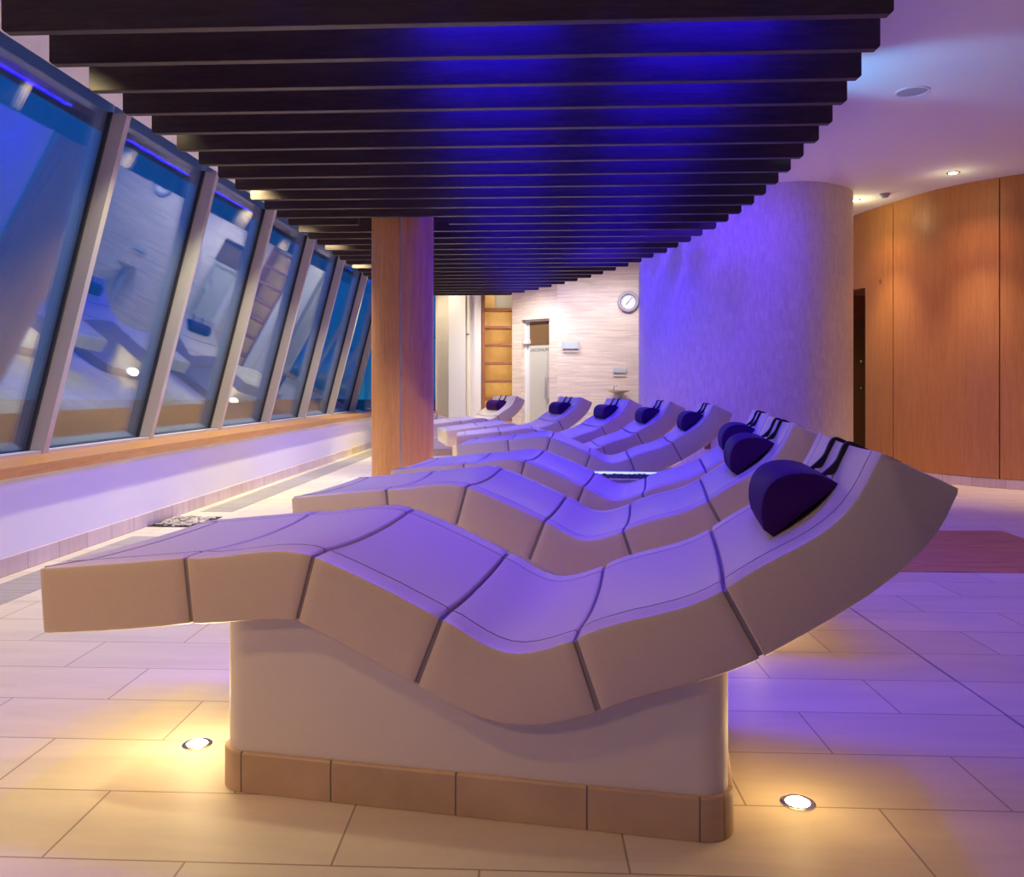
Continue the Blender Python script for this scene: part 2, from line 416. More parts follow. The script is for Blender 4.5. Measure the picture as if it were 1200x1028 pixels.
# dark doorway in the timber wall with a narrow glass side light
dd = structure(empty('door_2', (*rw_at((sDoor0 + sD) / 2), 0)))
pa, pb_ = rw_at(sDoor0), rw_at(sD)
tn = (pb_ - pa).normalized(); nn = Vector((-tn.y, tn.x))
Mi = Matrix.Translation(-dd.location)
b = MB(); q = [pa - tn * .3 + nn * .62, pb_ + tn * .3 + nn * .62, pb_ + tn * .3 + nn * .68, pa - tn * .3 + nn * .68]; b.prism(q, 0, 2.3, M=Mi)
q = [pa - tn * .06 + nn * .05, pa + nn * .05, pa + nn * .64, pa - tn * .06 + nn * .64]; b.prism(q, 0, 2.3, M=Mi)
q = [pa - tn * .1 + nn * .03, pb_ + tn * .3 + nn * .03, pb_ + tn * .3 + nn * .66, pa - tn * .1 + nn * .66]; b.prism(q, 2.165, 2.22, M=Mi); b.build('lining', M['shelfwood'], dd)
b = MB(); q = [pa + nn * .26, pa + tn * .03 + nn * .26, pa + tn * .03 + nn * .62, pa + nn * .62]; b.prism(q, 0, 1.86, M=Mi); b.build('side_light', M['brownglass'], dd)
for z in (1.32, .98):
    b = MB(); b.lathe([(.001, 0), (.02, .004), (.022, .02), (.001, .03)], 14, M=Mi @ Matrix.Translation((*(pa + tn * .03 + nn * .42), z)) @ Matrix.Rotation(PI / 2, 4, 'X') ); b.build('fixing_stud', M['steel'], dd)
# closing walls behind the camera
structure(wall_strip('wall_front', [(wall(TL0).x, -5.3), (8.0, -5.3)], 0, ZC, M['white'], -.1, uv=False))
structure(wall_strip('wall_right_front', [(8.0, -5.3), (8.0, 7.25)], 0, ZC, M['white'], .1, uv=False))

# outside
structure(quad_plate('ground_outside', [(-70, -30, -.45), (2, -30, -.45), (2, 90, -.45), (-70, 90, -.45)], .1, M['outside']))

# ------------------------------------------------------------------ floor features
def grid_poly(c0, c1, d0_, d1_): return [grid(c0, d0_), grid(c1, d0_), grid(c1, d1_), grid(c0, d1_)]
b = MB(); b.prism(grid_poly(1.452, 1.459, -4, 8.3), -.01, .0012); structure(b.build('trim_3', M['grout']))
b = MB(); b.prism([wall(2.42, .10), wall(2.42, .36), wall(TL1 - .2, .36), wall(TL1 - .2, .10)], -.01, .002); structure(b.build('trim_4', M['channel']))
b = MB(); b.prism([wall(-6, .10), wall(-6, .36), wall(1.27, .36), wall(1.27, .10)], -.01, .002); structure(b.build('trim_5', M['channel']))
# pebble bed by the wall
pb = tag(empty('pebble_bed', tuple(wall(1.9, .2))), 'shallow dark bed of pale pebbles sunk in the floor against the white window wall', 'pebble bed')
b = MB(); b.prism([wall(1.66, .014), wall(1.66, .38), wall(2.16, .38), wall(2.16, .014)], -.02, .0025, M=Matrix.Translation(-pb.location)); b.build('bed', M['soil'], pb)
ico = bmesh.new(); bmesh.ops.create_icosphere(ico, subdivisions=2, radius=1); iv = [v.co.copy() for v in ico.verts]; ifc = [tuple(v.index for v in f.verts) for f in ico.faces]; ico.free()
b = MB()
for k in range(150):
    t = rnd.uniform(1.70, 2.12); o_ = rnd.uniform(.045, .35); s = rnd.uniform(.012, .026)
    p = wall(t, o_, .003 + s * .12 + (.004 if k > 100 else 0)) - Vector(pb.location)
    b.add([p + Matrix.Rotation(rnd.uniform(0, 6), 3, 'Z') @ Vector((v.x * s * 1.35, v.y * s, v.z * s * .42)) for v in iv], ifc)
tag(b.build('pebbles', M['pebble'], pb, smooth=60), kind='stuff')
# timber inlay
ti = MB(); q0 = [grid(1.62, 4.83), grid(3.17, 4.83), grid(3.27, 6.22), grid(1.62, 6.22)]
r = tag(empty('timber_inlay', tuple(grid(2.4, 5.5))), 'reddish brown timber panel let into the floor, right behind the nearest lounger head', 'floor panel')
for k in range(10):
    a0, a1 = 4.83 + .139 * k, 4.83 + .139 * (k + 1) - .004
    b = MB(); b.prism([grid(1.62, a0), grid(3.17 + .0072 * 10 * k * .139, a0), grid(3.17 + .0072 * 10 * (k + 1) * .139, a1), grid(1.62, a1)], -.02, .004, M=Matrix.Translation(-r.location))
    b.build('board', M['deck'], r)

# ------------------------------------------------------------------ ceiling raft of dark slats
ZS, S1 = 2.45, 1.45
RIGHT = [1048, 1032, 1010, 993, 976, 960, 942, 927, 912.5, 898, 884, 869, 854, 839.5, 823.5, 810, 795, 782, 766, 752, 736.6, 722, 707, 693, 677, 662, 646.5, 631.6, 615, 600]
def right_c(px, dg):        # where the slat line meets the view line of that pixel column
    k = (px - PX) / F       # x = k y ; x = c cos + dg sin ; y = -c sin + dg cos
    return dg * (k * cos(AG) - sin(AG)) / (cos(AG) + k * sin(AG))
raft = tag(empty('timber_raft', tuple(grid(0, 8, ZS)), -AG), 'large overhead raft of dark stained timber slats hung from the ceiling', 'ceiling raft')
def slat(c0, c1, dg, ch0=True, ch1=True):
    h, th, q = .205, .046, .013
    L = (c1 - c0) / 2; at = Matrix.Translation(((c0 + c1) / 2, dg - 8, 0))
    prof = [(-L + (q if ch0 else 0), 0), (L - (q if ch1 else 0), 0)]
    if ch1: prof += [(L, q)]
    prof += [(L, h), (-L, h)]
    if ch0: prof += [(-L, q)]
    b = MB(); b.loft([[(x, y, z) for x, z in prof] for y in (0, th)], M=at); r = b.build('slat', M['slat'], raft, bevel=.003)
    for x in (-L * .55, L * .5):
        b = MB(); b.tube([(x, th / 2, h - .02), (x, th / 2, (ZC if x > 0 else SOF) - ZS + .01)], .005, 8, M=at); b.build('hanger', M['dark'], r)
    return r
for i, px in enumerate(RIGHT):
    dg = S1 * (2.40 + .2475 * i)
    cR = right_c(px, dg); cL = -1.482 * S1
    if i == 12:
        dw = 7.80
        slat(cL, right_c(420, dg), dg, True, False)
        slat(right_c(526, dg), cR, dg, False, True)
    else:
        slat(cL, cR, dg)

# ------------------------------------------------------------------ column
cc = Vector((-.722, 7.80, 0))
r = tag(empty('timber_column', tuple(cc)), 'round cherry timber column with a pale vertical joint, passing up through the dark slats', 'column')
R = .275; ang0 = math.atan2(-7.8, .722) + rad(-3.2)
gap = .016 / R
def half(a0, a1):
    b = MB(); n = 40
    ring = [(R * cos(a0 + (a1 - a0) * k / n), R * sin(a0 + (a1 - a0) * k / n)) for k in range(n + 1)] + [((R - .03) * cos(a1 + (a0 - a1) * k / n), (R - .03) * sin(a1 + (a0 - a1) * k / n)) for k in range(n + 1)]
    b.prism(ring, 0, ZC); return b.build('cladding', M['column'], r, smooth=35)
half(ang0 + gap / 2, ang0 + PI - gap / 2); half(ang0 + PI + gap / 2, ang0 + 2 * PI - gap / 2)
b = MB(); b.lathe([(R - .012, .0), (R - .012, ZC)], 48); b.build('joint_strip', M['rail'], r, smooth=35)

# ------------------------------------------------------------------ loungers
LW, RIM = .83, .087
NAMES = ['foot_section', 'calf_section', 'thigh_section', 'seat_section', 'back_section', 'head_section']
OX, OY = 1.095, LW / 2                  # local origin: middle of the pedestal
def ring(st, q, along=0.0, dish=.016):
    ts, tz, bs, bz = st
    up = Vector((ts - bs, tz - bz)); h = up.length; up.normalize()
    top = Vector((ts, tz))
    def P(w, e):
        p = top + up * e
        return (p.x - OX, w - OY, p.y)
    r = min(.010, h * .3)
    def dz(w):
        k = (w - LW / 2) / (LW / 2 - RIM); return -dish * (1 - k * k) - .001 if abs(k) < 1 else -.001 * 0
    q_ = min(q, h * .3)
    out = []
    near = [(r, -h), (r * .3, -h + r * .3), (0, -h + r), (0, -r), (r * .3, -r * .3), (r, 0)]
    for w, e in near: out.append((max(w, q), max(min(e, -q_), -h + q_)))
    out += [(RIM - .0032, -q_ - .0005), (RIM - .0028, -.007 - q_), (RIM + .0028, -.007 - q_), (RIM + .0032, -q_ - .0005)]
    n = 12
    for k in range(1, n):
        w = RIM + (LW - 2 * RIM) * k / n; out.append((w, dz(w) - q_))
    out += [(LW - RIM - .0032, -q_ - .0005), (LW - RIM - .0028, -.007 - q_), (LW - RIM + .0028, -.007 - q_), (LW - RIM + .0032, -q_ - .0005)]
    out += [(min(LW - w, LW - q), max(min(e, -q_), -h + q_)) for w, e in near[::-1]]
    return [P(w, e) for w, e in out]
GRV = {7, 8}
def lerp4(a, b_, t): return tuple(x + (y - x) * t for x, y in zip(a, b_))
def section(i, parent):
    st = SECTIONS[i]; g = .0055
    def inset(a, nb, d):
        L = math.hypot(nb[0] - a[0], nb[1] - a[1]); return lerp4(a, nb, d / L)
    S = []
    first = st[0] if i == 0 else inset(st[0], st[1], g); last = st[-1] if i == 5 else inset(st[-1], st[-2], g)
    seq = [first] + list(st[1:-1]) + [last]
    dsh = lambda k: {0: .004 + .012 * k, 5: .016 - .012 * k}.get(i, .016)
    rings = []
    n = len(seq)
    if i == 0:
        for q, d in ((.020, 0), (.009, .004), (.003, .011), (0, .021)):
            rings.append(ring(inset(first, seq[1], d) if d else first, q, dish=.004))
    else:
        rings.append(ring(first, .0035, dish=dsh(0))); rings.append(ring(inset(first, seq[1], .004), 0, dish=dsh(0)))
    for k in range(1, n - 1): rings.append(ring(seq[k], 0, dish=dsh(k / (n - 1))))
    if i == 5: rings.append(ring(last, .001, dish=.0))
    else: rings.append(ring(inset(last, seq[-2], .004), 0, dish=dsh(1))); rings.append(ring(last, .0035, dish=dsh(1)))
    b = MB(); m = len(rings[0])
    for k in range(len(rings) - 1):
        for j in range(m):
            j2 = (j + 1) % m
            a = [rings[k][j], rings[k][j2], rings[k + 1][j2], rings[k + 1][j]]
            b.add(a, [(0, 1, 2, 3)], 1 if (j in (6, 7, 8) or j in (m - 10, m - 9, m - 8)) else 0)
    b.add(rings[0], [tuple(range(m))], 0); b.add(rings[-1], [tuple(range(m))], 0)
    me_o = b.build(NAMES[i], [M['shell'], M['grout']], parent, fix=False)
    bm = bmesh.new(); bm.from_mesh(me_o.data); bmesh.ops.remove_doubles(bm, verts=bm.verts, dist=1e-5)
    bmesh.ops.recalc_face_normals(bm, faces=bm.faces); bm.to_mesh(me_o.data); bm.free()
    me = me_o.data; me.polygons.foreach_set('use_smooth', [True] * len(me.polygons)); me.set_sharp_from_angle(angle=rad(32))
    return me_o
ALL = [s for sec in SECTIONS for s in sec]
def under_z(s):
    P = [(q[2], q[3]) for q in ALL]
    for a, c in zip(P, P[1:]):
        if a[0] <= s <= c[0] and c[0] > a[0]: return a[1] + (c[1] - a[1]) * (s - a[0]) / (c[0] - a[0])
    return P[0][1]
PS0, PS1, PW0, PW1, PR = .475, 1.722, .040, LW - .040, .075
def rr(s0, s1, w0, w1, r, n=7):
    out = []
    for cx, cy, a in ((s1 - r, w0 + r, -PI / 2), (s1 - r, w1 - r, 0), (s0 + r, w1 - r, PI / 2), (s0 + r, w0 + r, PI)):
        out += [(cx + r * cos(a + PI / 2 * k / (n - 1)) - OX, cy + r * sin(a + PI / 2 * k / (n - 1)) - OY) for k in range(n)]
    return out
def make_lounger():
    r = empty('lounger')
    for i in range(6): section(i, r)
    b = MB(); rings = []
    for s in ALL[1:-4]:
        ts, tz, bs, bz = s; u = Vector((ts - bs, tz - bz)); h = u.length; u.normalize()
        t = Vector((ts, tz)) - u * .030; q = Vector((bs, bz)) + u * .006
        rings.append([(q.x - OX, .007 - OY, q.y), (t.x - OX, .007 - OY, t.y + .024), (t.x - OX, RIM - OY, t.y + .019), (t.x - OX, RIM + .1 - OY, t.y), (t.x - OX, LW - RIM - .1 - OY, t.y), (t.x - OX, LW - RIM - OY, t.y + .019), (t.x - OX, LW - .007 - OY, t.y + .024), (q.x - OX, LW - .007 - OY, q.y)])
    b.loft(rings); b.build('joint_filler', M['grout'], r)
    # thin joint round the rim at the foot end
    def top_at(s, w):
        P = SECTIONS[0]
        for a, c in zip(P, P[1:]):
            if a[0] <= s <= c[0]:
                z = a[1] + (c[1] - a[1]) * (s - a[0]) / (c[0] - a[0]); break
        else: z = P[0][1]
        k = (w - LW / 2) / (LW / 2 - RIM); n_ = len(P) - 1; dsh = .004 + .012 * min(1, max(0, s / P[-1][0]))
        return z + (-dsh * (1 - k * k) - .001 if abs(k) < 1 else 0) + .0012
    b = MB()
    def strip(p, q, n=14):
        d = Vector((q[0] - p[0], q[1] - p[1])).normalized(); o = Vector((-d.y, d.x)) * .0028; rings = []
        for j in range(n + 1):
            c = Vector((p[0] + (q[0] - p[0]) * j / n, p[1] + (q[1] - p[1]) * j / n)); a, e = c - o, c + o
            rings.append([(a.x - OX, a.y - OY, top_at(a.x, a.y) - .003), (a.x - OX, a.y - OY, top_at(a.x, a.y)), (e.x - OX, e.y - OY, top_at(e.x, e.y)), (e.x - OX, e.y - OY, top_at(e.x, e.y) - .003)])
        b.loft(rings)
    strip((.087, RIM + .004), (.087, LW - RIM - .004)); strip((.014, .014), (.085, RIM - .003), 5); strip((.014, LW - .014), (.085, LW - RIM + .003), 5)
    b.build('rim_joint', M['grout'], r)
    i = .012; s0, s1, w0, w1 = PS0 + i, PS1 - i, PW0 + i, PW1 - i; rad_ = PR - i
    b = MB(); rings = []; n = 60
    for k in range(n + 1):
        f = k / n
        s = s0 + (s1 - s0) * (.5 - .5 * cos(PI * f))
        e = min(s - s0, s1 - s); hw = 0 if e >= rad_ else rad_ - math.sqrt(max(0, rad_ ** 2 - (rad_ - e) ** 2))
        z = under_z(s) + .012
        rings.append([(s - OX, w0 + hw - OY, .05), (s - OX, w0 + hw - OY, z), (s - OX, w1 - hw - OY, z), (s - OX, w1 - hw - OY, .05)])
    b.loft(rings); b.build('pedestal', M['pedestal'], r, smooth=50)
    # plinth: tile pieces round the foot
    pl = empty_part = None
    outer = rr(PS0, PS1, PW0, PW1, PR, 13); inner = rr(PS0 + .012, PS1 - .012, PW0 + .012, PW1 - .012, PR - .012, 13)
    def dens(poly):
        out = []
        for a, c in zip(poly, poly[1:] + poly[:1]):
            L = math.hypot(c[0] - a[0], c[1] - a[1]); k = max(1, int(L / .03))
            out += [(a[0] + (c[0] - a[0]) * j / k, a[1] + (c[1] - a[1]) * j / k) for j in range(k)]
        return out
    b = MB(); b.prism(rr(PS0 + .002, PS1 - .002, PW0 + .002, PW1 - .002, PR, 9), 0, .094); core = b.build('plinth', M['grout'], r)
    def piece(poly_out, cx, cy):
        """one facing tile: outer face poly_out, thickness to the inside"""
        m = len(poly_out); b_ = []
        nor = []
        for k in range(m):
            a, c = poly_out[max(k - 1, 0)], poly_out[min(k + 1, m - 1)]
            t = Vector((c[0] - a[0], c[1] - a[1])).normalized(); nor.append(Vector((t.y, -t.x)))
        rings = []
        for k, p in enumerate(poly_out):
            o = Vector(p); nn_ = nor[k]; q = o - nn_ * .014
            e = o - nn_ * .003
            rings.append([(o.x, o.y, .001), (o.x, o.y, .094), (e.x, e.y, .098), (q.x, q.y, .098), (q.x, q.y, .001)])
        return rings
    b = MB(); gp = .0022
    for w, sgn in ((PW0, 1), (PW1, -1)):
        xs = [PS0 + PR, PS0 + PR + .235, PS0 + PR + .545, PS0 + PR + .85, PS1 - PR]
        for a, c in zip(xs, xs[1:]):
            seg = [(a + gp - OX, w - OY), (c - gp - OX, w - OY)]
            if sgn < 0: seg = seg[::-1]
            b.loft(piece(seg, 0, 0))
    for s, sgn in ((PS1, 1), (PS0, -1)):
        ys = [PW0 + PR, PW0 + PR + .3, PW1 - PR]
        for a, c in zip(ys, ys[1:]):
            seg = [(s - OX, a + gp - OY), (s - OX, c - gp - OY)]
            if sgn < 0: seg = seg[::-1]
            b.loft(piece(seg, 0, 0))
    for cx, cy, a0 in ((PS1 - PR, PW0 + PR, -PI / 2), (PS1 - PR, PW1 - PR, 0), (PS0 + PR, PW1 - PR, PI / 2), (PS0 + PR, PW0 + PR, PI)):
        for h0, h1 in ((.02, .49), (.51, .98)):
            seg = [(cx + PR * cos(a0 + PI / 2 * (h0 + (h1 - h0) * k / 6)) - OX, cy + PR * sin(a0 + PI / 2 * (h0 + (h1 - h0) * k / 6)) - OY) for k in range(7)]
            b.loft(piece(seg, 0, 0))
    b.build('plinth_tiles', M['plinth'], core, smooth=35)
    return r
def make_pillow():
    """half-moon head cushion held by two straps over the top edge"""
    r = empty('head_pillow')
    w0, w1 = .262, .655
    A = Vector((1.822, .651 - .010)); B_ = Vector((1.968, .778 - .010)); ch = (B_ - A); Lc = ch.length; u = ch.normalized(); n_ = Vector((-u.y, u.x))
    prof = []
    H = .094
    for k in range(15):
        t = k / 14; x = Lc * (-.035 + 1.05 * t)
        y = H * (math.sin(PI * min(1, max(0, t * .97 + .03))) ** .62) * (1.0 + .10 * (1 - t))
        prof.append(A + u * x + n_ * y)
    prof += [A + u * (Lc * 1.0) + n_ * -.003, A + u * (Lc * .5) + n_ * -.002, A + n_ * -.002]
    c = sum(prof, Vector((0, 0))) / len(prof)
    rings = []
    for w, s in ((w0, .955), (w0 + .002, .985), (w0 + .006, 1.0), (w0 + .1, 1.005), ((w0 + w1) / 2, 1.01), (w1 - .1, 1.005), (w1 - .006, 1.0), (w1 - .002, .985), (w1, .955)):
        rings.append([((c + (p - c) * s).x - OX, w - OY, (c + (p - c) * s).y) for p in prof])
    b = MB(); b.loft(rings); b.build('cushion', M['cushion'], r, smooth=50)
    H5 = SECTIONS[5]
    tops = [(q[0], q[1]) for q in H5]
    path = [B_ + u * -.02 + n_ * .02] + [Vector(p) for p in tops if 1.975 < p[0] < 2.14]
    for w in (.37, .555):
        pts = []
        # refine and lift off the surface
        fine = []
        fine = smooth_path(path, 5)
        for _ in range(6): fine = [fine[0]] + [(fine[k - 1] + fine[k] * 2 + fine[k + 1]) / 4 for k in range(1, len(fine) - 1)] + [fine[-1]]
        up = [Vector((-(fine[min(k + 1, len(fine) - 1)] - fine[max(k - 1, 0)]).normalized().y, (fine[min(k + 1, len(fine) - 1)] - fine[max(k - 1, 0)]).normalized().x)) for k in range(len(fine))]
        rings = []
        for k, p in enumerate(fine):
            lo = p + up[k] * -.012 if k > 2 else p - up[k] * .004
            hi = p + up[k] * .005
            rings.append([(lo.x - OX, w - .0085 - OY, lo.y), (hi.x - OX, w - .0085 - OY, hi.y), (hi.x - OX, w + .0085 - OY, hi.y), (lo.x - OX, w + .0085 - OY, lo.y)])
        b = MB(); b.loft(rings); b.build('strap', M['strap'], r, smooth=50)
    return r
SPOTS = [(-1.143, 2.237, -12.49), (-.811, 3.663, -11.57), (-.522, 4.850, -11.67), (-.228, 6.984, -6.78), (-.268, 8.167, .6), (-.402, 9.185, 9.32), (-.691, 10.633, 15.37), (-1.358, 12.279, 23.23)]
LL = ['large cream tiled lounger in the foreground, nearest the viewer', 'cream tiled lounger directly behind the foreground lounger', 'third cream tiled lounger back, in front of the gravel trough',
      'cream tiled lounger just behind the gravel trough, its purple side in full view', 'fifth tiled lounger back, mostly hidden behind the one at the gravel trough', 'sixth tiled lounger back, cream foot end facing out beside the timber column',
      'second farthest tiled lounger, its head in front of the wall right of the glass door', 'farthest tiled lounger, its head in front of the timber shelves']
PLB = ['dark purple half-moon head pillow on the foreground lounger', 'purple head pillow on the second lounger, just left of the biggest pillow', 'purple head pillow on the third lounger back', 'blue-violet head pillow on the lounger behind the gravel trough, in front of the curved wall',
       'dark violet head pillow on the fifth lounger, at the left edge of the curved wall', 'dark violet head pillow on the sixth lounger, below the drinking fountain', 'purple head pillow right of the glass door, on the second farthest lounger', 'brownish purple head pillow on the farthest lounger, by the timber shelves']
proto, pproto = make_lounger(), make_pillow()
LOC = []
for i, (x, y, a) in enumerate(SPOTS):
    a = rad(a); p = Vector((x + OX * cos(a) - OY * sin(a), y + OX * sin(a) + OY * cos(a), 0)); LOC.append((p, a))
    for src, labs, cat, grp in ((proto, LL, 'lounger', 'tiled loungers in a fan under the slats'), (pproto, PLB, 'head pillow', 'half-moon head pillows on the loungers')):
        o = src if i == 0 else copy_tree(src)
        o.location = p; o.rotation_euler = (0, 0, a); tag(o, labs[i], cat, grp)
def lounger_pt(i, s, w, z=0.0):
    p, a = LOC[i]; ls, lw = s - OX, w - OY
    return Vector((p.x + ls * cos(a) - lw * sin(a), p.y + ls * sin(a) + lw * cos(a), z))

# ------------------------------------------------------------------ gravel trough between the third and fourth lounger
tc = Vector((1.02, 5.93, 0))
r = tag(empty('gravel_trough', tuple(tc), rad(-7)), 'low trough of dark gravel with a bright polished rim between two loungers', 'trough')
b = MB(); b.box((-.50, -.24, 0), (.50, .24, .375)); b.build('body', M['pedestal'], r, bevel=.01)
b = MB()
for lo, hi in (((-.53, -.27, .375), (.53, -.235, .40)), ((-.53, .235, .375), (.53, .27, .40)), ((-.53, -.235, .375), (-.495, .235, .40)), ((.495, -.235, .375), (.53, .235, .40))): b.box(lo, hi)
b.build('rim', M['chrome'], r, bevel=.004)
b = MB(); b.box((-.46, .222, .384), (.46, .234, .3985)); b.build('light_strip', M['led'], r)
b = MB()
for k in range(1500):
    s = rnd.uniform(.006, .012); p = Vector((rnd.uniform(-.485, .485), rnd.uniform(-.228, .218), .376 + rnd.uniform(0, .008)))
    b.add([p + v * s for v in OV], OCT)
tag(b.build('gravel', M['gravel'], r), kind='stuff')

# ------------------------------------------------------------------ back wall furniture
FA = Vector((-dirAB.y, dirAB.x, 0)); FA = -FA if FA.y > 0 else FA      # towards the room
angAB = math.atan2(dirAB.y, dirAB.x)
def on_door(u, o, z): return pA + dirAB * u + FA * o + Vector((0, 0, z))
dr = structure(empty('door_1', tuple(on_door((u0 + u1) / 2, -.11, 0)), angAB), 'frosted glass door lettered LACONIUM in a tiled opening')
dw2 = (u1 - u0) / 2
b = MB(); b.box((-dw2 + .10, -.012, .01), (dw2 - .004, .004, 1.70)); b.build('frosted_panel', M['frost'], dr)
b = MB(); b.box((-dw2 + .10, -.012, 1.705), (dw2 - .004, .004, DH - .03)); b.build('tinted_transom', M['brownglass'], dr)
b = MB(); b.box((-dw2, -.035, 0), (-dw2 + .035, .03, DH)); b.box((-dw2, -.035, DH - .03), (dw2, .03, DH)); b.build('door_frame', M['white'], dr, bevel=.003)
b = MB(); b.box((-dw2 + .035, -.01, 0), (-dw2 + .10, .006, 1.66)); b.build('hinge_stile', M['sand'], dr)
b = MB(); b.box((-dw2 + .035, -.01, 1.66), (-dw2 + .10, .006, DH - .03)); b.build('side_pane', M['plaque'], dr)
b = MB(); b.box((-dw2 + .02, -.09, 1.73), (-dw2 + .12, -.01, 1.80)); b.tube([(-dw2 + .05, -.07, 1.81), (-dw2 + .04, -.05, 1.99)], .014, 8); b.build('door_closer', M['sand'], dr, bevel=.004)
b = MB(); x = dw2 - .12
b.tube([(x + .05, -.012, .79), (x, -.06, .79), (x, -.06, 1.16), (x + .05, -.012, 1.16)], .011, 10); b.build('door_handle', M['grey'], dr, smooth=50)
cu = bpy.data.curves.new('door_lettering', 'FONT'); cu.body = 'LACONIUM'; cu.size = .074; cu.align_x = 'CENTER'; cu.extrude = .001; cu.space_character = 1.02
to = bpy.data.objects.new('door_lettering', cu); COL.objects.link(to); to.parent = dr; to.location = (.015, -.0145, 1.60); to.rotation_euler = (PI / 2, 0, 0); cu.materials.append(M['ink'])
b = MB(); b.prism([on_door(-.3, -.55, 0), on_door(LAB + .3, -.55, 0), on_door(LAB + .3, -.6, 0), on_door(-.3, -.6, 0)], 0, ZC); structure(b.build('wall_behind_door', M['cream']))

CB = (pC - pB).normalized(); angB = math.atan2(CB.y, CB.x)
FB = Vector((CB.y, -CB.x, 0))
def on_clock(px, z, o=0.0):
    k = (px - PX) / F
    t = (k * pB.y - pB.x) / (CB.x - k * CB.y); p = pB + CB * t + FB * o; return Vector((p.x, p.y, z))
def zpy(py, d): return 1 - (py - PY) / F * d
# clock
dcl = on_clock(736, 0).y
cl = tag(empty('wall_clock', tuple(on_clock(736.3, zpy(354, dcl), .002)), angB), 'round wall clock with grey rim and white dial, high on the pale tiled wall', 'clock')
RX = Matrix.Rotation(PI / 2, 4, 'X')     # lathe axis -> towards the room
b = MB(); b.lathe([(.150, 0), (.168, .012), (.172, .055), (.160, .085), (.128, .088), (.116, .066), (.114, .03)], 48, M=RX); b.build('rim', M['grey'], cl, smooth=40)
b = MB(); b.lathe([(.0005, .02), (.116, .02), (.116, .036), (.0005, .036)], 40, M=RX); b.build('dial', M['dial'], cl, smooth=40)
for k in range(12):
    a = k * PI / 6; b = MB(); b.box((-.003, -.0375, .088), (.003, -.036, .104), M=Matrix.Rotation(a, 4, 'Y')); b.build('hour_mark', M['dark'], cl)
b = MB(); b.box((-.006, -.041, -.01), (.006, -.0385, .062), M=Matrix.Rotation(rad(217), 4, 'Y')); b.build('hour_hand', M['dark'], cl)
b = MB(); b.box((-.004, -.0445, -.012), (.004, -.042, .092), M=Matrix.Rotation(rad(42), 4, 'Y')); b.build('minute_hand', M['dark'], cl)
# plaques
def plaque(px0, px1, py0, py1, label):
    pm = on_clock((px0 + px1) / 2, 0); d = pm.y; z0, z1 = zpy(py1, d), zpy(py0, d); hw = (px1 - px0) / 2 / F * d
    r = tag(empty('wall_plaque', tuple(on_clock((px0 + px1) / 2, z0, .001)), angB), label, 'sign', 'glass plaques on the pale tiled wall')
    b = MB(); b.box((-hw, -.034, .02), (hw, -.028, z1 - z0)); b.build('glass_plate', M['plaque'], r, bevel=.002)
    for x in (-hw + .012, hw - .012):
        b = MB(); b.box((x - .006, -.04, .005), (x + .006, 0, z1 - z0 + .012)); b.build('bracket', M['rail'], r, bevel=.002)
    b = MB(); b.box((-hw, -.03, -.035), (hw, -.022, -.015)); b.build('lower_bar', M['rail'], r)
    return r
plaque(659, 678.5, 401, 410, 'pale glass sign plaque beside the frosted door')
plaque(718.5, 734, 432, 438, 'small glass sign plaque above the drinking fountain')
# drinking fountain
fp = on_clock(725, 0, .2); d = fp.y
r = tag(empty('drinking_fountain', tuple(fp), angB), 'steel drinking fountain with a shallow bowl and small tap by the pale tiled wall', 'drinking fountain')
zb = zpy(458, d)
b = MB(); b.lathe([(.11, 0), (.11, .03), (.062, .05), (.058, zb - .08), (.075, zb - .045)], 28); b.build('pedestal', M['grey'], r, smooth=40)
b = MB(); b.lathe([(.05, zb - .05), (.11, zb - .035), (.175, zb - .002), (.178, zb + .006), (.165, zb + .004), (.10, zb - .02), (.001, zb - .028)], 36); b.build('bowl', M['bowl'], r, smooth=60)
b = MB(); b.tube([(-.075, .03, zb - .02), (-.08, .03, zb + .05), (-.07, .02, zb + .075), (-.045, .0, zb + .078), (-.03, -.01, zb + .065)], .010, 10); b.build('tap', M['chrome'], r, smooth=60)
# shelving
sx0, sx1 = endx(564.5, 15.25), endx(600, 15.25); sw = sx1 - sx0
sh = tag(empty('shelving_unit', (sx0, 15.25, 0)), 'tall red-brown timber shelving unit with a golden back, left of the frosted door', 'shelving')
b = MB(); b.box((0, -.02, 0), (.055, .34, 2.75)); b.build('upright', M['shelfwood'], sh, bevel=.003)
b = MB(); b.box((sw + .02, -.02, 0), (sw + .07, .34, 2.75)); b.build('upright', M['shelfwood'], sh, bevel=.003)
b = MB(); b.box((.0, .34, 0), (sw + .07, .36, 2.20)); b.box((.0, .34, 2.2), (sw + .07, .36, zpy(362.5, 15.25))); b.box((.055, .34, 2.34), (.055 + .17, .36, 2.75)); b.build('back_panel', M['shelfback'], sh)
for py in (362.5, 383.5, 404, 425.5, 447, 468.5, 492, 515):
    z = zpy(py, 15.25); b = MB(); b.box((.055, -.01, z - .022), (sw + .02, .34, z + .022)); b.build('shelf', M['shelfwood'], sh, bevel=.003)
structure(wall_strip('wall_behind_shelves', [(sx1 + .25, 15.75), (sx0 - .1, 15.75)], 0, ZC, M['white'], .1, uv=False))
# white round pipe
pp = at_depth(548.5, 15.1); b = MB(); b.lathe([(.042, 0), (.042, ZC)], 24, M=Matrix.Translation(pp))
r = tag(empty('round_pipe', tuple(pp)), 'pale round floor-to-ceiling pipe beside the timber shelves', 'pipe')
b = MB(); b.lathe([(.042, 0), (.042, ZC)], 24); b.build('shaft', M['cream'], r, smooth=40)
b = MB(); b.box((-.03, -.052, zpy(392, 15.1) - .008), (.02, -.04, zpy(392, 15.1) + .008)); b.build('clip', M['dark'], r)
